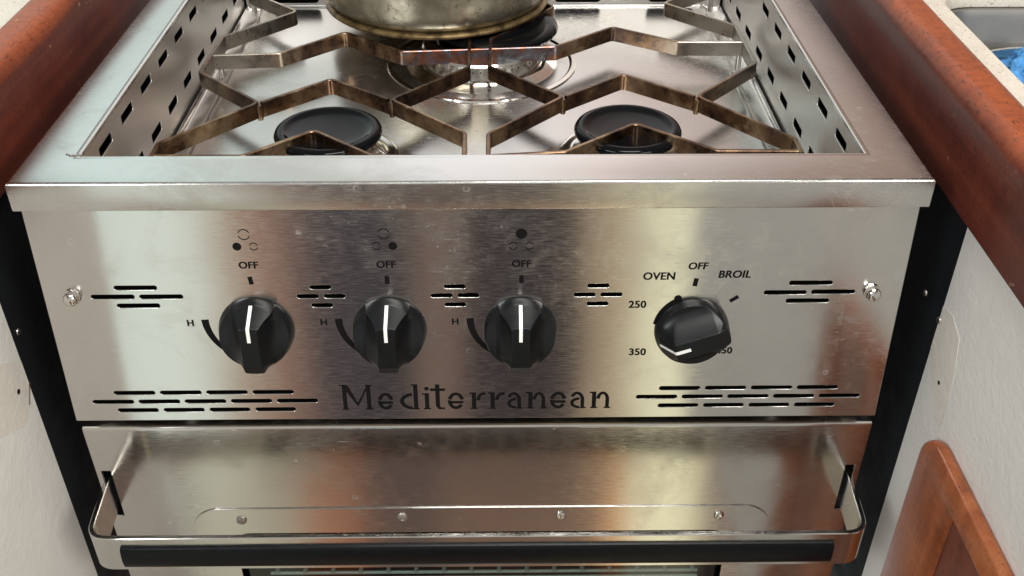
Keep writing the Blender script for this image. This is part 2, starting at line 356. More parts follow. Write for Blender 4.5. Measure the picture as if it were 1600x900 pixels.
def thing(name, loc, label, cat, group=None):
    o = bpy.data.objects.new(name, None); COL.objects.link(o); o.location = loc; o.empty_display_size = .02; bpy.context.view_layer.update(); return tag(o, label, cat, group)
def adopt(root):
    """parts were built in world coordinates: keep them there under the moved root"""
    for c in root.children: c.matrix_parent_inverse = Matrix.Translation(root.location).inverted()

# ================================================================== THE STOVE
stove = thing('galley_stove', (0, .2, -.45), 'brushed stainless steel three burner galley stove with four black knobs', 'stove')
# --- rim round the hob
def rim():
    x0, x1, y0, y1 = -.2205, .2205, .0315, .447
    prof = [(-.0005, -.002), (-.0005, .0004), (.0003, .0012), (.0013, .0012), (.0022, .0004), (.003, 0), (.0279, 0), (.0287, -.00016), (.0293, -.0006), (.0297, -.0012), (.0298, -.002), (.0299, -.0165), (.0296, -.0172), (.0290, -.0175), (.0278, -.0175), (.0275, -.012)]
    fr = [(-.0005, -.003), (-.0003, -.0003), (.0002, 0), (.001, 0)]
    bm = bmesh.new(); rings = []
    for o, z in prof:
        ys = y0 - (o if o > .0029 or o < .0003 else max(o, 0) * .4); zf = z if o > .0029 else min(z, 0)
        rings.append([bm.verts.new(c) for c in ((x0 - o, ys, zf), (x1 + o, ys, zf), (x1 + o, y1 + o, z), (x0 - o, y1 + o, z))])
    for a, b in zip(rings, rings[1:]):
        for i in range(4): bm.faces.new((a[i], a[(i + 1) % 4], b[(i + 1) % 4], b[i]))
    return from_bm('hob_rim', bm, M['top'], stove, 25)
rim()
for (cx, cy), n in (((-.2232, .0335), 7),):        # chipped weld spots at the front corners of the opening
    bm = bmesh.new()
    for k in range(n):
        a = random.uniform(0, 6.3); r = random.uniform(0, .004); add_lathe(bm, [(0, .0006), (.0008, .0004), (.0013, .0001)], (cx + r * math.cos(a) * 1.4, cy + r * math.sin(a) * .8, .0), 8)
    from_bm('weld_spot', bm, M['chrome'], stove)
# --- walls of the well with punched slots
XW = .2206
def plane_m(origin, u, v):
    u = Vector(u); v = Vector(v); w = u.cross(v); return Matrix(((u.x, v.x, w.x, origin[0]), (u.y, v.y, w.y, origin[1]), (u.z, v.z, w.z, origin[2]), (0, 0, 0, 1)))
def slots_side(ph):
    top = [rr(ph + 43.2e-3 * k - .0118, -.0168, ph + 43.2e-3 * k + .0118, -.0102, .0013, 3) for k in range(0, 9)]
    bot = [rr(ph + 43.4e-3 * k - .0118, -.0528, ph + 43.4e-3 * k + .0118, -.0455, .0013, 3) for k in range(0, 9)]
    return top + bot
for s in (-1, 1):
    lp = [[(.032, -.0702), (.4465, -.0702), (.4465, -.0005), (.032, -.0005)]] + slots_side(.0718 if s < 0 else .0745)
    if s < 0: sheet('well_wall', lp, .0012, plane_m((-XW, 0, 0), (0, 1, 0), (0, 0, 1)), M['wellwall'], stove)
    else: sheet('well_wall', [[(-a, b) for a, b in q] for q in lp], .0012, plane_m((XW, 0, 0), (0, -1, 0), (0, 0, 1)), M['wellwall'], stove)
lp = [[(-.2185, -.0702), (.2185, -.0702), (.2185, -.0005), (-.2185, -.0005)]] + [rr(-.1945 + .0435 * 1.99 * k - 0, -.0635, -.1945 + .0435 * 1.99 * k + .043, -.045, .004, 4) for k in range(0, 5)]
sheet('well_wall', lp, .0012, plane_m((0, .4455, 0), (1, 0, 0), (0, 0, 1)), M['wellwall'], stove)
box('well_wall', (-.2185, .0318, -.0702), (.2185, .033, -.003), M['wellwall'], stove)
# --- pressed hob plate
def floor():
    bm = bmesh.new(); prof = [(-.2186, -.0665), (-.2178, -.0688), (-.2155, -.0698), (-.2075, -.07), (-.2055, -.0695), (-.2040, -.068), (-.2022, -.0672), (-.2, -.067)]
    prof = prof + [(-x, z) for x, z in reversed(prof)]
    ys = [.033, .4425, .4440, .4449, .4453]; dz = [0, 0, .0003, .001, .0025]
    rows = [[bm.verts.new((x, y, z + d)) for x, z in prof] for y, d in zip(ys, dz)]
    for a, b in zip(rows, rows[1:]):
        for i in range(len(prof) - 1): bm.faces.new((a[i], a[i + 1], b[i + 1], b[i]))
    me = bpy.data.meshes.new('hob_plate'); bm.to_mesh(me); bm.free(); return link('hob_plate', me, M['well'], stove, 60)
floor()
# --- dark casing behind everything
bm = bmesh.new()
add_box(bm, (-.2345, .02, -.46), (-.2325, .462, -.004)); add_box(bm, (.2325, .02, -.46), (.2345, .462, -.004)); add_box(bm, (-.234, .462, -.46), (.234, .464, -.004)); add_box(bm, (-.232, .06, -.30), (.232, .46, -.298)); add_box(bm, (-.234, .02, -.462), (.234, .464, -.4605))
from_bm('casing', bm, M['inside'], stove)
# --- burners
FL = -.067
def burner(cx, cy, big):
    if big:
        b = lathe('burner', [(.0785, FL - .001), (.0775, FL + .0012), (.074, FL + .0014), (.0715, FL - .0005), (.066, FL - .0012), (.060, FL + .0004), (.0535, FL + .0042), (.0505, FL + .0045), (.0492, FL + .0038), (.0485, FL + .006), (.0485, FL + .0155), (.047, FL + .017), (.0, FL + .017)], (cx, cy, 0), M['chrome'], stove, 96)
        bm = bmesh.new()
        for k in range(48):
            a = 2 * math.pi * k / 48; add_lathe(bm, [(0, .0002), (.0007, .0002), (.0007, -.001)], seg=4, mtx=Matrix.Translation((cx + .0486 * math.cos(a), cy + .0486 * math.sin(a), FL + .0115)) @ Matrix.Rotation(a, 4, 'Z') @ Matrix.Rotation(math.pi / 2, 4, 'Y'))
        from_bm('burner_ports', bm, M['inside'], b)
        lathe('burner_cap', [(0, FL + .017), (.042, FL + .017), (.0465, FL + .0178), (.0495, FL + .0195), (.0508, FL + .0215), (.0502, FL + .0235), (.048, FL + .0248), (.04, FL + .0252), (0, FL + .0240)], (cx + .0125, cy + .0215, 0), M['enamel'], b, 96)
    else:
        b = lathe('burner', [(.0475, FL - .001), (.0465, FL + .001), (.044, FL + .0014), (.042, FL + .0006), (.0385, FL + .0012), (.0365, FL + .004), (.0335, FL + .0075), (.0325, FL + .011), (.0325, FL + .0145), (.031, FL + .0155), (0, FL + .0155)], (cx, cy, 0), M['chrome'], stove, 72)
        bm = bmesh.new()
        for k in range(36):
            a = 2 * math.pi * k / 36; add_lathe(bm, [(0, .0002), (.0006, .0002), (.0006, -.001)], seg=4, mtx=Matrix.Translation((cx + .0326 * math.cos(a), cy + .0326 * math.sin(a), FL + .0125)) @ Matrix.Rotation(a, 4, 'Z') @ Matrix.Rotation(math.pi / 2, 4, 'Y'))
        from_bm('burner_ports', bm, M['inside'], b)
        lathe('burner_cap', [(0, FL + .0155), (.0325, FL + .0155), (.0352, FL + .0162), (.0366, FL + .018), (.0368, FL + .0198), (.0358, FL + .0216), (.0335, FL + .0227), (.0315, FL + .0230), (.0302, FL + .0226), (.0285, FL + .0217), (.025, FL + .0208), (.015, FL + .0200), (0, FL + .0197)], (cx, cy, 0), M['enamel'], b, 72)
burner(-.1025, .154, False); burner(.1025, .1555, False); burner(0, .318, True)
# --- control panel, leaning back a little
T = math.radians(5.6); PM = plane_m((0, .004, -.0215), (1, 0, 0), (0, math.sin(T), math.cos(T)))   # local (u, -v, out)
def P2(u, v): return (u * .001, -v * .001)
def slot(u0, v, u1, hh=1.4): return rr(u0 * .001, -(v + hh) * .001, u1 * .001, -(v - hh) * .001, hh * .00099, 5)
VENT = [slot(-206, 45.9, -181.6), slot(-220.3, 51.8, -195.4), slot(-192.5, 51.9, -167.6), slot(-206.4, 57.8, -181.8),
        slot(180.8, 45.1, 205.7), slot(167, 51.4, 191.5), slot(194.4, 51.1, 219.6), slot(180.4, 57, 205.4)]
for c in (-88.3, -11.3, 71.1): VENT += [slot(c - 6.2, 46.2, c + 6.2), slot(c - 14, 52.1, c - 1.5), slot(c + 1.5, 52.1, c + 14), slot(c - 6.2, 58.2, c + 6.2)]
for u0, uu in (((-220.2, 119.4), (-234.3, 126.0)), ((111.2, 118.4), (97.5, 124.8))):
    pitch = 28.05
    for k in range(4): VENT += [slot(u0[0] + pitch * k, u0[1], u0[0] + pitch * k + 24.9), slot(u0[0] + pitch * k + .1, u0[1] + 13, u0[0] + pitch * k + 24.8)]
    for k in range(5): VENT.append(slot(uu[0] + pitch * k, uu[1], uu[0] + pitch * k + 25))
PB = 140.2
panel = sheet('control_panel', [rr(-.2472, -PB * .001, .2467, .012, .0006, 2)] + VENT, .0016, PM, M['steel'], stove, .0003)
bm = bmesh.new(); add_box(bm, (-.2455, -PB * .001, -.02), (.245, -PB * .001 + .0014, -.0018)); add_box(bm, (-.2468, -PB * .001, -.02), (-.2455, .004, -.0018)); add_box(bm, (.245, -PB * .001, -.02), (.2463, .004, -.0018))
bm.transform(PM); from_bm('panel_return', bm, M['steel'], panel)
bm = bmesh.new(); add_box(bm, (-.2450, -PB * .001 + .0016, -.014), (.2446, .003, -.0135)); bm.transform(PM); from_bm('panel_backing', bm, M['inside'], panel)
# --- printed marks
OUT = PM @ Matrix.Translation((0, 0, .0001))
def arc(cu, cv, r0, r1, a0, a1, n=20, r0b=None, r1b=None):
    o, i = [], []
    for k in range(n + 1):
        t = k / n; a = math.radians(a0 + (a1 - a0) * t); ro = r1 + ((r1b or r1) - r1) * t; ri = r0 + ((r0b or r0) - r0) * t
        o.append(((cu + ro * math.cos(a)) * .001, (-cv + ro * math.sin(a)) * .001)); i.append(((cu + ri * math.cos(a)) * .001, (-cv + ri * math.sin(a)) * .001))
    return o + i[::-1]
def disc(cu, cv, r, n=28): return [((cu + r * math.cos(6.28318 * k / n)) * .001, (-cv + r * math.sin(6.28318 * k / n)) * .001) for k in range(n)]
def decal(name, loops, mat=None, par=None): return sheet(name, loops, .0001, OUT, mat or M['print_'], par or panel)
def ringicon(cu, cv, r): return [arc(cu, cv, r - .45, r + .1, 18, 162), arc(cu, cv, r - .45, r + .1, 198, 342)]
def rot_rect(cu, cv, w, h, a):
    ca, sa = math.cos(a), math.sin(a); return [((cu + x * ca - y * sa) * .001, (-cv + x * sa + y * ca) * .001) for x, y in ((-w / 2, -h / 2), (w / 2, -h / 2), (w / 2, h / 2), (-w / 2, h / 2))]
KN = [(-128.0, 74.6), (-50.3, 74.9), (26.4, 75.2)]
for i, (ku, kv) in enumerate(KN):
    cu_, cv_ = (ku + .3, 12.1) if i < 2 else (ku + .4, 12.4)
    ic = []
    if i < 2: ic += ringicon(cu_, cv_, 3.3) + (ringicon(cu_ + 4.6, 19.6, 2.4) + [disc(cu_ - 4.7, 19.6, 2.5)] if i == 0 else ringicon(cu_ - 4.5, 19.6, 2.4) + [disc(cu_ + 4.7, 19.7, 2.5)])
    else: ic += [disc(cu_, cv_, 3.2)] + ringicon(cu_ - 4.6, 20, 2.4) + ringicon(cu_ + 4.5, 20, 2.4)
    decal('burner_symbol', ic)
    decal('off_mark', [rot_rect(ku + .5, 41.5, 2.6, 5.0, .12 if i == 0 else 0)])
    link('lettering', text_mesh('OFF', .0061, (ku + .5) * .001, -.0317, PM, .00010), M['print_'], panel)
    link('lettering', text_mesh('H', .0059, (ku - 38.1) * .001, -.0699, PM, .00010), M['print_'], panel)
    decal('heat_arc', [arc(ku - 2, 66.0, 25.2, 29.6, 183, 245, 20, 27.6, 30.2)])
OK = (127.2, 76.6)
for s_, u_, v_, z_ in (('OVEN', 105.6, 40.3, .0067), ('OFF', 127.2, 33.8, .0062), ('BROIL', 148.6, 39.3, .0066), ('250', 94.3, 59.0, .0066), ('350', 96.2, 92.0, .0066), ('450', 148.0, 91.3, .0062)):
    link('lettering', text_mesh(s_, z_, u_ * .001, -v_ * .001, PM, .00010, {'OVEN': .05, 'OFF': .12, 'BROIL': .12}.get(s_, 0)), M['print_'], panel)
decal('off_mark', [rot_rect(126.8, 44.2, 2.7, 5.2, -.15)]); decal('broil_mark', [rot_rect(150.1, 55.4, 2.3, 5.6, -.95)])
decal('temperature_arc', [arc(OK[0] - .2, OK[1] - 1.2, 20.4, 23.0, 118, 172, 24)]); decal('dark_hole', [disc(117.6, 55.0, 2.3)])
# --- the maker's name, in round stencil letters drawn here
def name_lettering():
    L = []; top, xh, base = 114.3, 120.6, 133.0
    X = lambda px: (px - 745.4) / 2.541
    def R(a, v0, b, v1): L.append([(a * .001, -v1 * .001), (b * .001, -v1 * .001), (b * .001, -v0 * .001), (a * .001, -v0 * .001)])
    def Q(*pts): L.append([(a * .001, -b * .001) for a, b in pts])
    def ring(c, v, rx, ry, w, a0, a1):
        o, i = [], []
        for k in range(25):
            a = math.radians(a0 + (a1 - a0) * k / 24); o.append(((c + rx * math.cos(a)) * .001, (-v + ry * math.sin(a)) * .001)); i.append(((c + (rx - w) * math.cos(a)) * .001, (-v + (ry - w * .85) * math.sin(a)) * .001))
        L.append(o + i[::-1])
    w = 2.6
    def stem(u, v0, serif=True, wd=w):
        R(u - wd / 2, v0, u + wd / 2, base - .9)
        if serif: R(u - wd / 2 - .9, base - .9 + .001, u + wd / 2 + .9, base)
    a, b = X(538), X(581)
    R(a - .2, top + .9, a + w - .3, base - .9); R(b - w, top + .9, b, base - .9); R(a - 1.6, top, a + w + .4, top + .899); R(b - w - .5, top, b + 1.2, top + .899); R(a - .9, base - .899, a + w + .4, base); R(b - w - 1, base - .899, b + 1.1, base)
    m_ = (a + b) / 2; Q((a + w - .29, top + .9), (a + w + 1.0, top + .9), (m_ + .3, base - 5.4), (b - w - .01, top + 2.0), (b - w - .01, top + 4.4), (m_ + .3, base - 2.2), (a + w - .29, top + 5))
    cy = (xh + base) / 2; ry = (base - xh) / 2
    def e(p0, p1):
        c = (X(p0) + X(p1)) / 2; rx = (X(p1) - X(p0)) / 2
        ring(c, cy, rx, ry, w * .9, 12, 168); ring(c, cy, rx, ry, w * .9, 176, 325); R(c - rx + w * .75, cy + .2, c + rx - .5, cy + 1.9)
    def d(p0, p1):
        u = X(p1) - w / 2 - .7; rx = (u - w / 2 - X(p0)); ring(u - w / 2 - .2, cy + .1, rx, ry, w * .95, 95, 265); stem(u, top); R(u - w / 2 - 1.3, top, u - w / 2 - .001, top + .9)
    def i_(p0, p1):
        u = (X(p0) + X(p1)) / 2 + .5; stem(u, xh + .4); R(u - w / 2 - 1.5, xh + .4, u - w / 2 - .001, xh + 1.4); L.append(disc(u, top + 3.3, 1.4, 16))
    def t(p0, p1):
        u = (X(p0) + X(p1)) / 2; R(u - 1.4, top + .2, u + 1.2, base - 2.4); Q((u - 1.4, base - 2.399), (u + 1.2, base - 2.399), (u + 1.8, base - 1.2), (u + 4.2, base - 1.2), (u + 4.2, base), (u + .3, base)); R(u - 4.6, top + 3.2, u - 1.401, top + 5.0); R(u + 1.201, top + 3.2, u + 4.6, top + 5.0)
    def r(p0, p1):
        u = X(p0) + w / 2 + 1.6; stem(u, xh); R(u - w / 2 - 1.5, xh, u - w / 2 - .001, xh + 1.0); c = X(p1) - .6; ring(c, xh + 6, c - u - w / 2 - .2, 6, w * .85, 88, 178); R(c + .001, xh + .1, c + 1.3, xh + 2.1)
    def a_(p0, p1):
        u = X(p1) - w / 2 - 1.0; l = X(p0); rx = (u + w / 2 - l) / 2; c = l + rx
        ring(c, xh + 6.2, rx, 6.2, w * .85, 0, 150); R(u - w / 2 + .35, xh + 6.201, u + w / 2, base - .9); R(u - w / 2 - .2, base - .899, u + w / 2 + 1.0, base)
        ring(u - w / 2 - .2, base - 4.1, u - w / 2 - .6 - l, 4.1, w * .8, 92, 268)
    def n_(p0, p1):
        u = X(p0) + w / 2 + .9; stem(u, xh); R(u - w / 2 - 1.4, xh, u - w / 2 - .001, xh + 1.0); q = X(p1) - w / 2 - .9; c = (u + w / 2 + q + w / 2) / 2; rx = (q + w / 2 - u - w / 2) / 2
        ring(c, xh + 6, rx, 6, w * .85, 0, 172); R(q - w / 2 + .3, xh + 6.001, q + w / 2, base - .9); R(q - w / 2 - .6, base - .899, q + w / 2 + .9, base)
    e(591.5, 616); d(626.5, 655.6); i_(660.5, 672.5); t(675, 694.5); e(700, 725.5); r(733.5, 757); r(762.5, 787); a_(791.5, 816.5); n_(823, 854); e(859, 884.5); a_(889.5, 915); n_(922, 953.5)
    me = [sheet_mesh([q], .00012, OUT) for q in L]
    for m in me: m.transform(Matrix.Translation((0, 0, 0)))
    return merge('name_lettering', me, M['print_'], panel)
name_lettering()
# --- dome screws
for u, v in ((-230.6, 51.2), (229.2, 50.8)):
    s_ = lathe('dome_screw', [(.0048, .0001), (.0050, .0006), (.0047, .0016), (.0043, .0018), (.0043, .0042), (.0038, .0052), (.0030, .0060), (.0018, .0066), (0, .0068)], (0, 0, 0), M['chrome'], stove, 12, 25, PM @ Matrix.Translation(P2(u, v) + (0,)))
# --- knobs
def smooth(a, b, x): t = max(0, min(1, (x - a) / (b - a))); return t * t * (3 - 2 * t)
R0 = 20.2
def kh(x, y, even=False):
    """height of the knob front above the panel, mm: a cone with two scooped flanks that leave a ridge"""
    r = math.hypot(x, y); w = 5.0 + 11 * smooth(8.5, 20, y) ** 1.5 + .5 * smooth(0, -20, y)
    e = math.hypot(x * .75, y) if y > 0 else abs(x) * .75
    dome = 19.5 - 1.75 * max(0, e - 12.2) - .55 * max(0, -y - 14); dome -= .35 * smooth(10.5, 13.5, e)
    if even:                                                        # the oven knob: one long even hollow either side of the ridge
        low = 6.0; k = max(0, min(1, (abs(x) - 5.2) / 11.5)); h = low + (dome - low) * (1 - k) ** 1.5 if dome > low else dome
        return min(h, 19.5 - 1.5 * max(0, math.hypot(x, y * .85) - 13.5)) if abs(x) > 5.2 else h
    low = 5.4 + 5.0 * smooth(13, -10, y); ch = math.sqrt(max(0, R0 * R0 - y * y)) * .93
    k = max(0, min(1, (abs(x) - w) / max(1.6, min(10.5, ch - w)))); s_ = (1 - k) ** 1.8
    return dome if dome <= low else low + (dome - low) * s_
def make_knob(name, u, v, ang, even=False):
    kh = lambda x, y: globals()['kh'](x, y, even)
    Mx = PM @ Matrix.Translation(P2(u, v) + (0,)) @ Matrix.Rotation(ang, 4, 'Z'); bm = bmesh.new(); NS, NR = 320, 90
    rows = [[bm.verts.new(Vector((0, 0, kh(0, 0))) * .001)]]
    for j in range(1, NR + 1):
        r = R0 * (j / NR); row = []
        for i in range(NS):
            a = 2 * math.pi * i / NS; x, y = r * math.cos(a), r * math.sin(a); e = 0 if j < NR else .7
            row.append(bm.verts.new(Vector((x, y, kh(x * .985, y * .985) - e)) * .001))
        rows.append(row)
    last = rows[-1]
    for rad, f in ((20.9, .80), (21.6, .40), (21.9, .14), (21.9, .05)):
        row = []
        for i in range(NS):
            a = 2 * math.pi * i / NS; h = kh(R0 * math.cos(a) * .985, R0 * math.sin(a) * .985) - .7; hb = min(h, 10)
            z = h - .6 if f == .80 else hb * f
            row.append(bm.verts.new(Vector((rad * math.cos(a) if f != .8 else 20.5 * math.cos(a), rad * math.sin(a) if f != .8 else 20.5 * math.sin(a), z)) * .001))
        rows.append(row)
    for i in range(NS): bm.faces.new((rows[0][0], rows[1][i], rows[1][(i + 1) % NS]))
    for p, q in zip(rows[1:], rows[2:]):
        for i in range(NS): bm.faces.new((p[i], p[(i + 1) % NS], q[(i + 1) % NS], q[i]))
    bm.transform(Mx); k = from_bm(name, bm, M['black'], stove, 50)
    bm = bmesh.new(); ya = [3.4 + 16.6 * i / 24 for i in range(25)]; w = 1.0
    L = [[bm.verts.new(Vector((sx * w, y, kh(sx * w * .8, min(y, R0) * .99) + dz)) * .001) for y in ya] for sx, dz in ((-1, -.4), (-1, .22), (1, .22), (1, -.4))]
    for p, q in zip(L, L[1:]):
        for i in range(24): bm.faces.new((p[i], p[i + 1], q[i + 1], q[i]))
    bm.faces.new([l[0] for l in L]); bm.transform(Mx); from_bm('pointer_line', bm, M['white'], k, 40)
    return k
for (u, v), a in zip(KN, (0.0, 0, 0)): make_knob('burner_knob', u, v, a)
make_knob('oven_knob', OK[0], OK[1], math.radians(109), True)
# --- oven door
XM = Matrix(((1, 0, 0, 0), (0, 0, -1, 0), (0, 1, 0, 0), (0, 0, 0, 1)))            # local (x, z, out) -> world, front face on y = 0
DT, DB = -.1785, -.445
door = sheet('oven_door', [[(-.2508, DB), (.2512, DB), (.2512, DT), (-.2508, DT)], [(-.2478, -.2573), (-.2412, -.2573), (-.2412, -.2143), (-.2478, -.2143)], [(.2412, -.2563), (.2478, -.2563), (.2478, -.2135), (.2412, -.2135)],
        rr(-.171, -.405, .1715, -.2742, .012)], .0016, XM, M['steel'], stove)
bm = bmesh.new()                                                    # folded lip along the top and returns at the sides
for x0, x1 in ((-.2508, .2512),):
    pr = [(0.0, DT - .0001), (.0002, DT + .0011), (.0009, DT + .0020), (.002, DT + .0024), (.024, DT + .0024), (.024, DT + .001), (.0016, DT + .0008)]
    a = [bm.verts.new((x0, y, z)) for y, z in pr]; b = [bm.verts.new((x1, y, z)) for y, z in pr]
    for i in range(len(pr) - 1): bm.faces.new((a[i], a[i + 1], b[i + 1], b[i]))
    bm.faces.new(a); bm.faces.new(b)
add_box(bm, (-.2508, .0017, DB), (-.2495, .03, DT)); add_box(bm, (.2499, .0017, DB), (.2512, .03, DT))
from_bm('door_edge', bm, M['steel'], door, 60)
sheet('window_plate', [rr(-.1965, -.43, .1985, -.2508, .02, 8), rr(-.1702, -.4045, .1708, -.2750, .011)], .0009, XM @ Matrix.Translation((0, 0, .0009)), M['steel'], door, .0003)
for x, z, m in ((-.1626, -.2614, 'dull'), (-.053, -.2596, 'dull'), (.0548, -.2588, 'chrome'), (.1629, -.2600, 'chrome')):
    lathe('plate_screw', [(.0036, .0), (.0035, .0009), (.0026, .0015), (.0018, .0016), (.0016, .0009), (0, .0008)], (0, 0, 0), M[m], door, 16, 30, XM @ Matrix.Translation((x, z, .0009)))
box('window_glass', (-.176, .0062, -.41), (.1765, .0092, -.269), M['glass'], door)
bm = bmesh.new(); add_box(bm, (-.2, .20, -.43), (.2, .202, -.24)); add_box(bm, (-.2, .012, -.262), (.2, .2, -.260)); add_box(bm, (-.2, .012, -.43), (-.198, .2, -.26)); add_box(bm, (.198, .012, -.43), (.2, .2, -.26)); add_box(bm, (-.2, .012, -.432), (.2, .2, -.43)); from_bm('oven_cavity', bm, M['liner'], stove)
# --- flat steel handle with black grip
hp = fillet([Vector((-.2460, .008)), Vector((-.2425, -.0492)), Vector((.2427, -.0492)), Vector((.2460, .008))], .013, 10)
bm = bmesh.new(); add_bar(bm, [tuple(q) for q in hp], -.2222, -.2510, .0034, .0005, .0005); handle = from_bm('oven_handle', bm, M['steel'], stove, 40)
bm = bmesh.new(); pr = []
for k in range(13):
    a = math.pi * k / 12; pr.append((-.0508 - .0036 * math.sin(a) ** .6, -.2378 + .0091 * math.cos(a)))
a = [bm.verts.new((-.2228, y, z)) for y, z in pr]; b = [bm.verts.new((.2226, y, z)) for y, z in pr]
for i in range(12): bm.faces.new((a[i], a[i + 1], b[i + 1], b[i]))
bm.faces.new(a); bm.faces.new(b); bm.faces.new((a[0], b[0], b[-1], a[-1])); from_bm('grip', bm, M['grip'], handle, 40)
adopt(stove)
# ================================================================== oven rack seen through the door glass
rack = thing('oven_rack', (0, .1, -.395), 'bright wire rack inside the oven behind the door glass', 'oven rack')
bm = bmesh.new()
def rod(bm, p0, p1, r, seg=10):
    d = Vector(p1) - Vector(p0); m = d.to_track_quat('Z', 'Y').to_matrix().to_4x4(); add_lathe(bm, [(0, 0), (r, 0), (r, d.length), (0, d.length)], p0, seg, m)
rod(bm, (-.155, .0135, -.3345), (.158, .0135, -.3345), .0013); rod(bm, (-.155, .0125, -.3395), (.158, .0125, -.3395), .0012); from_bm('front_rail', bm, M['rack'], rack)
bm = bmesh.new()
for k in range(16): x = -.150 + .0203 * k; rod(bm, (x, .0118, -.3325), (x, .19, -.3325), .0016)
from_bm('rack_wire', bm, M['rack'], rack); adopt(rack)
# ================================================================== the grate
grate = thing('burner_grate', (0, .25, -.066), 'heat browned zigzag flat bar grate over the three burners', 'grate')
mm = lambda L: [(x * .001, y * .001) for x, y in L]
BARS = [
    [(-209, 107), (-209.3, 125), (-155.2, 186), (-208.8, 239), (-206.6, 307), (-156.3, 363), (-207, 412), (-207, 432)],
    [(210, 108), (210, 128), (155.6, 193), (209.2, 252.5), (208.1, 327), (155.8, 380), (207, 425), (207, 436)],
    [(-207.2, 108.2), (-150.7, 107.3), (-110, 143), (-67, 106.5), (-10, 105)],
    [(208.2, 111), (155.4, 112), (106.4, 151), (57.8, 111.3), (9.5, 106.5)],
    [(-8.2, 103), (-8.6, 138), (-62.2, 190), (-8.6, 246), (-9, 300), (-61, 371), (-9, 430)],
    [(7.2, 104), (7.2, 137), (60, 194), (7.2, 247.4), (7.6, 301), (61.3, 372), (9, 430)],
    [(-153.2, 186.5), (-109.4, 225.3), (-64.2, 190.3)], [(62, 194.4), (106.5, 231.3), (153.6, 193.6)],
    [(-205.4, 270), (-155.8, 273.3), (-109.5, 316), (-61.6, 276.2), (58.5, 285.2), (106.8, 325), (156.2, 293.4), (206.6, 293)]]
for L in BARS:
    bm = bmesh.new(); add_bar(bm, mm(L), -.0398, -.0515, .0030, .0055); from_bm('bar', bm, M['burnt'], grate, 40)
for x, y in ((-155.2, 186), (155.6, 193), (-62.2, 190), (60, 194)):
    lathe('weld_bead', [(0, 0), (.0032, 0), (.0026, -.0085), (.0018, -.0118)], (x * .001, y * .001, -.0418), M['burnt'], grate, 10)
for x, y in ((-207, 425), (207, 430), (-207.5, 290), (207.5, 300)):
    lathe('foot', [(0, -.0517), (.0022, -.0517), (.0022, -.0668), (0, -.0668)], (x * .001, y * .001, 0), M['dull'], grate, 12)
adopt(grate)
# ================================================================== the pot
pot = thing('cooking_pot', (-.039, .389, -.0394), 'stained steel cooking pot with a tarnished brassy base on the back burner', 'pot')
lathe('pot_body', [(0, .004), (.088, .004), (.0925, .0075), (.0945, .012), (.096, .02), (.0965, .046), (.0980, .0475), (.0980, .049), (.0950, .049), (.0945, .02), (.09, .010), (0, .009)], (-.039, .389, -.0394), M['pot'], pot, 96)
lathe('pot_base', [(0, .0), (.090, .0), (.0942, .0006), (.0956, .0018), (.0956, .0032), (.0942, .0044), (.0925, .0050), (0, .0050)], (-.039, .389, -.0394), M['brass'], pot, 96)
adopt(pot)
# ================================================================== surroundings
def extrude_y(bm, prof, y0, y1):
    a = [bm.verts.new((x, y0, z)) for x, z in prof]; b = [bm.verts.new((x, y1, z)) for x, z in prof]; n = len(prof)
    for i in range(n): bm.faces.new((a[i], a[(i + 1) % n], b[(i + 1) % n], b[i]))
    bm.faces.new(a); bm.faces.new(b)
def rail(s, label):
    pr = [(.270, -.0245), (.270, .024)]
    for k in range(1, 9):
        a = math.radians(180 - 90 * k / 8); pr.append((.2795 + .0095 * math.cos(a), .0250 + .0115 * math.sin(a)))
    pr += [(.288, .0364)]
    for k in range(1, 9):
        a = math.radians(90 - 90 * k / 8); pr.append((.288 + .0125 * math.cos(a), .0235 + .0129 * math.sin(a)))
    pr += [(.3005, -.0245), (.2985, -.0262), (.272, -.0262)]
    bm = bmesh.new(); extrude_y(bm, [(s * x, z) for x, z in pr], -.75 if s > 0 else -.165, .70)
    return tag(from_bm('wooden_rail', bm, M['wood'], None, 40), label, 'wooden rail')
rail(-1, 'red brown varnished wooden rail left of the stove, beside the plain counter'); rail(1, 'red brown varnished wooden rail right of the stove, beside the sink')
# painted side boards (front part) and black liners beside the stove
def board(s, label):
    b = box('side_board', (min(s * .275, s * .287), -.75 if s > 0 else -.16, -.62), (max(s * .275, s * .287), .0022, -.0264), M['paint'], None, .0006, 1)
    tag(b, label, 'panel')
    e = box('board_edge', (min(s * .2762, s * .287), .0024, -.62), (max(s * .2762, s * .287), .0038, -.0268), M['edge'], b)
    return b
lb = board(-1, 'white painted side board left of the stove with a small dark screw hole'); rb = board(1, 'white painted side board right of the stove, above the wooden cupboard door')
for s, l in ((-1, 'black liner board on the left side of the stove recess'), (1, 'black liner board on the right side of the stove recess')):
    tag(box('liner_board', (min(s * .2768, s * .287), .004, -.62), (max(s * .2768, s * .287), .62, -.0264), M['liner'], None), l, 'panel')
for s_, y_, z_ in ((-1, .012, -.108), (1, .030, -.096)):
    par = [o for o in COL.objects if o.name.startswith('liner_board') and o.data.vertices[0].co.x * s_ > 0][0]
    from_bm('screw_head', (lambda b: (add_lathe(b, [(.0021, 0), (.0018, .0007), (0, .0010)], (s_ * .2766, y_, z_), 12, Matrix.Rotation(-s_ * math.pi / 2, 4, 'Y')), b)[1])(bmesh.new()), M['dull'], par)
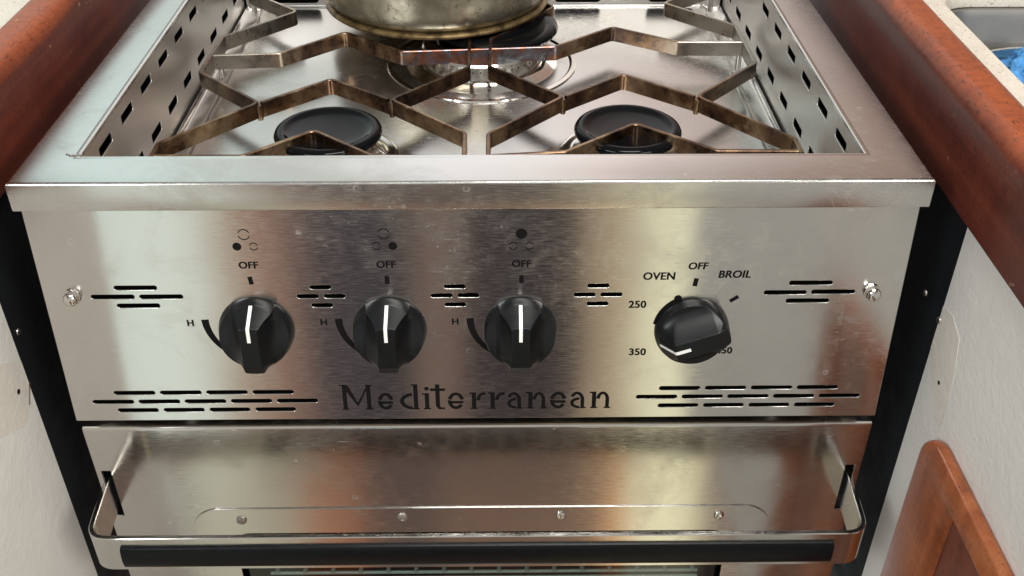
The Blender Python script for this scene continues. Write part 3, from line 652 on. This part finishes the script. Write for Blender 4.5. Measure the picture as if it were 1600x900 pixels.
def patch(par, s, pts, mat, th=.0003, name='paint_patch'):
    m = plane_m((s * .275, 0, 0), (0, s, 0), (0, 0, 1)) if s > 0 else plane_m((s * .275, 0, 0), (0, -1, 0), (0, 0, 1))
    # local normal must face the stove
    if s > 0: m = plane_m((.275, 0, 0), (0, -1, 0), (0, 0, 1)); q = [(-y, z) for y, z in pts]
    else: m = plane_m((-.275, 0, 0), (0, 1, 0), (0, 0, 1)); q = pts
    return sheet(name, [q], th, m @ Matrix.Translation((0, 0, th)), mat, par)
def circ(y, z, r, n=12): return [(y + r * math.cos(6.2832 * k / n), z + r * math.sin(6.2832 * k / n)) for k in range(n)]
patch(lb, -1, [(.0015, -.122), (.0015, -.139), (-.006, -.150), (-.016, -.158), (-.026, -.152), (-.046, -.140), (-.05, -.12), (-.03, -.1), (-.012, -.112)], M['patch'])
patch(lb, -1, circ(-.012, -.1348, .0017), M['inside'], .0006, 'screw_hole')
patch(lb, -1, [(.0018, -.1395), (.0018, -.1404), (-.0055, -.151), (-.0062, -.1505)], M['edge'], .0006, 'crack')
patch(rb, 1, [(.0015, -.116), (.0015, -.085), (-.012, -.082), (-.026, -.0875), (-.033, -.11), (-.036, -.1455), (-.028, -.147), (-.014, -.132), (-.004, -.122)], M['patch'])
patch(rb, 1, circ(-.0197, -.1258, .0013), M['inside'], .0006, 'screw_hole')
bm = bmesh.new(); add_lathe(bm, [(.0022, 0), (.0018, .001), (0, .0016)], (0, 0, 0), 10, plane_m((.2748, .001, -.095), (0, -1, 0), (0, 0, 1))); from_bm('screw_head', bm, M['dull'], rb)
# cupboard door on the right board
cdoor = thing('cupboard_door', (.275, -.2, -.45), 'varnished red wood cupboard door low on the right side board', 'cupboard door')
DM = plane_m((.2668, 0, 0), (0, -1, 0), (0, 0, 1))                  # local (-y, z, towards the stove)
y0, y1, zt, zb = .0345, .185, -.1455, -.60
me = sheet_mesh([rr(y0, zb, y1, zt, .022, 10), rr(y0 + .054, zb + .05, y1 - .042, zt - .021, .003, 3)], .0082, DM, .0028)
link('door_frame', me, M['doorwood'], cdoor, 50)
box('door_panel', (.2690, -y1 + .038, zb + .045), (.2749, -y0 - .045, zt - .016), M['doorpanel'], cdoor)
adopt(cdoor)
# counters
ct = box('countertop', (-.95, -.165, -.015), (-.3007, .70, .020), M['counter']); tag(ct, 'plain cream speckled counter top on the left', 'countertop')
hole = rr(.3245, -.12, .62, .2365, .030, 10)
ct = sheet('countertop', [[(.3007, -.75), (.95, -.75), (.95, .70), (.3007, .70)], hole], .012, Matrix.Translation((0, 0, .020)), M['counter'], None, .001); tag(ct, 'cream speckled counter top on the right with the sink cut into it', 'countertop')
def basin():
    bm = bmesh.new(); rings = []
    for o, z in ((.012, .0075), (-.0005, .0075), (-.002, .0065), (-.003, .002), (-.006, -.09), (-.012, -.108), (-.028, -.118)):
        rings.append([bm.verts.new((x, y, z)) for x, y in rr(.3245 - o, -.12 - o, .62 + o, .2365 + o, max(.012, .030 + o), 10)])
    for a, b in zip(rings, rings[1:]):
        for i in range(len(a)): bm.faces.new((a[i], a[(i + 1) % len(a)], b[(i + 1) % len(a)], b[i]))
    bm.faces.new(rings[-1]); return from_bm('sink_basin', bm, M['basin'], None, 40)
tag(basin(), 'grey steel sink basin set into the right counter', 'sink')
bowl = lathe('bowl', [(0, -.095), (.035, -.095), (.055, -.070), (.066, -.035), (.0685, -.021), (.0705, -.0195), (.0705, -.0185), (.068, -.0185), (.064, -.033), (.053, -.066), (.034, -.09), (0, -.09)], (.3985, .158, 0), M['chrome'], None, 64)
tag(bowl, 'shiny steel bowl standing in the sink under the blue cloth', 'bowl')
def cloth():
    bm = bmesh.new(); bmesh.ops.create_icosphere(bm, subdivisions=5, radius=1)
    from mathutils import noise
    for v in bm.verts:
        n = v.co.normalized(); d = 1 + .28 * noise.noise(n * 2.1 + Vector((3, 1, 2))) + .13 * noise.noise(n * 5.3) + .05 * noise.noise(n * 14)
        v.co = Vector((n.x * .050 * d, n.y * .052 * d, n.z * .032 * d))
        if v.co.z < 0: k = 1 - min(.45, -v.co.z * 16); v.co.x *= k; v.co.y *= k
        v.co += Vector((.3935, .152, -.025))
    return from_bm('cleaning_cloth', bm, M['blue'], None, 60)
tag(cloth(), 'crumpled bright blue cleaning cloth in the sink', 'cloth')
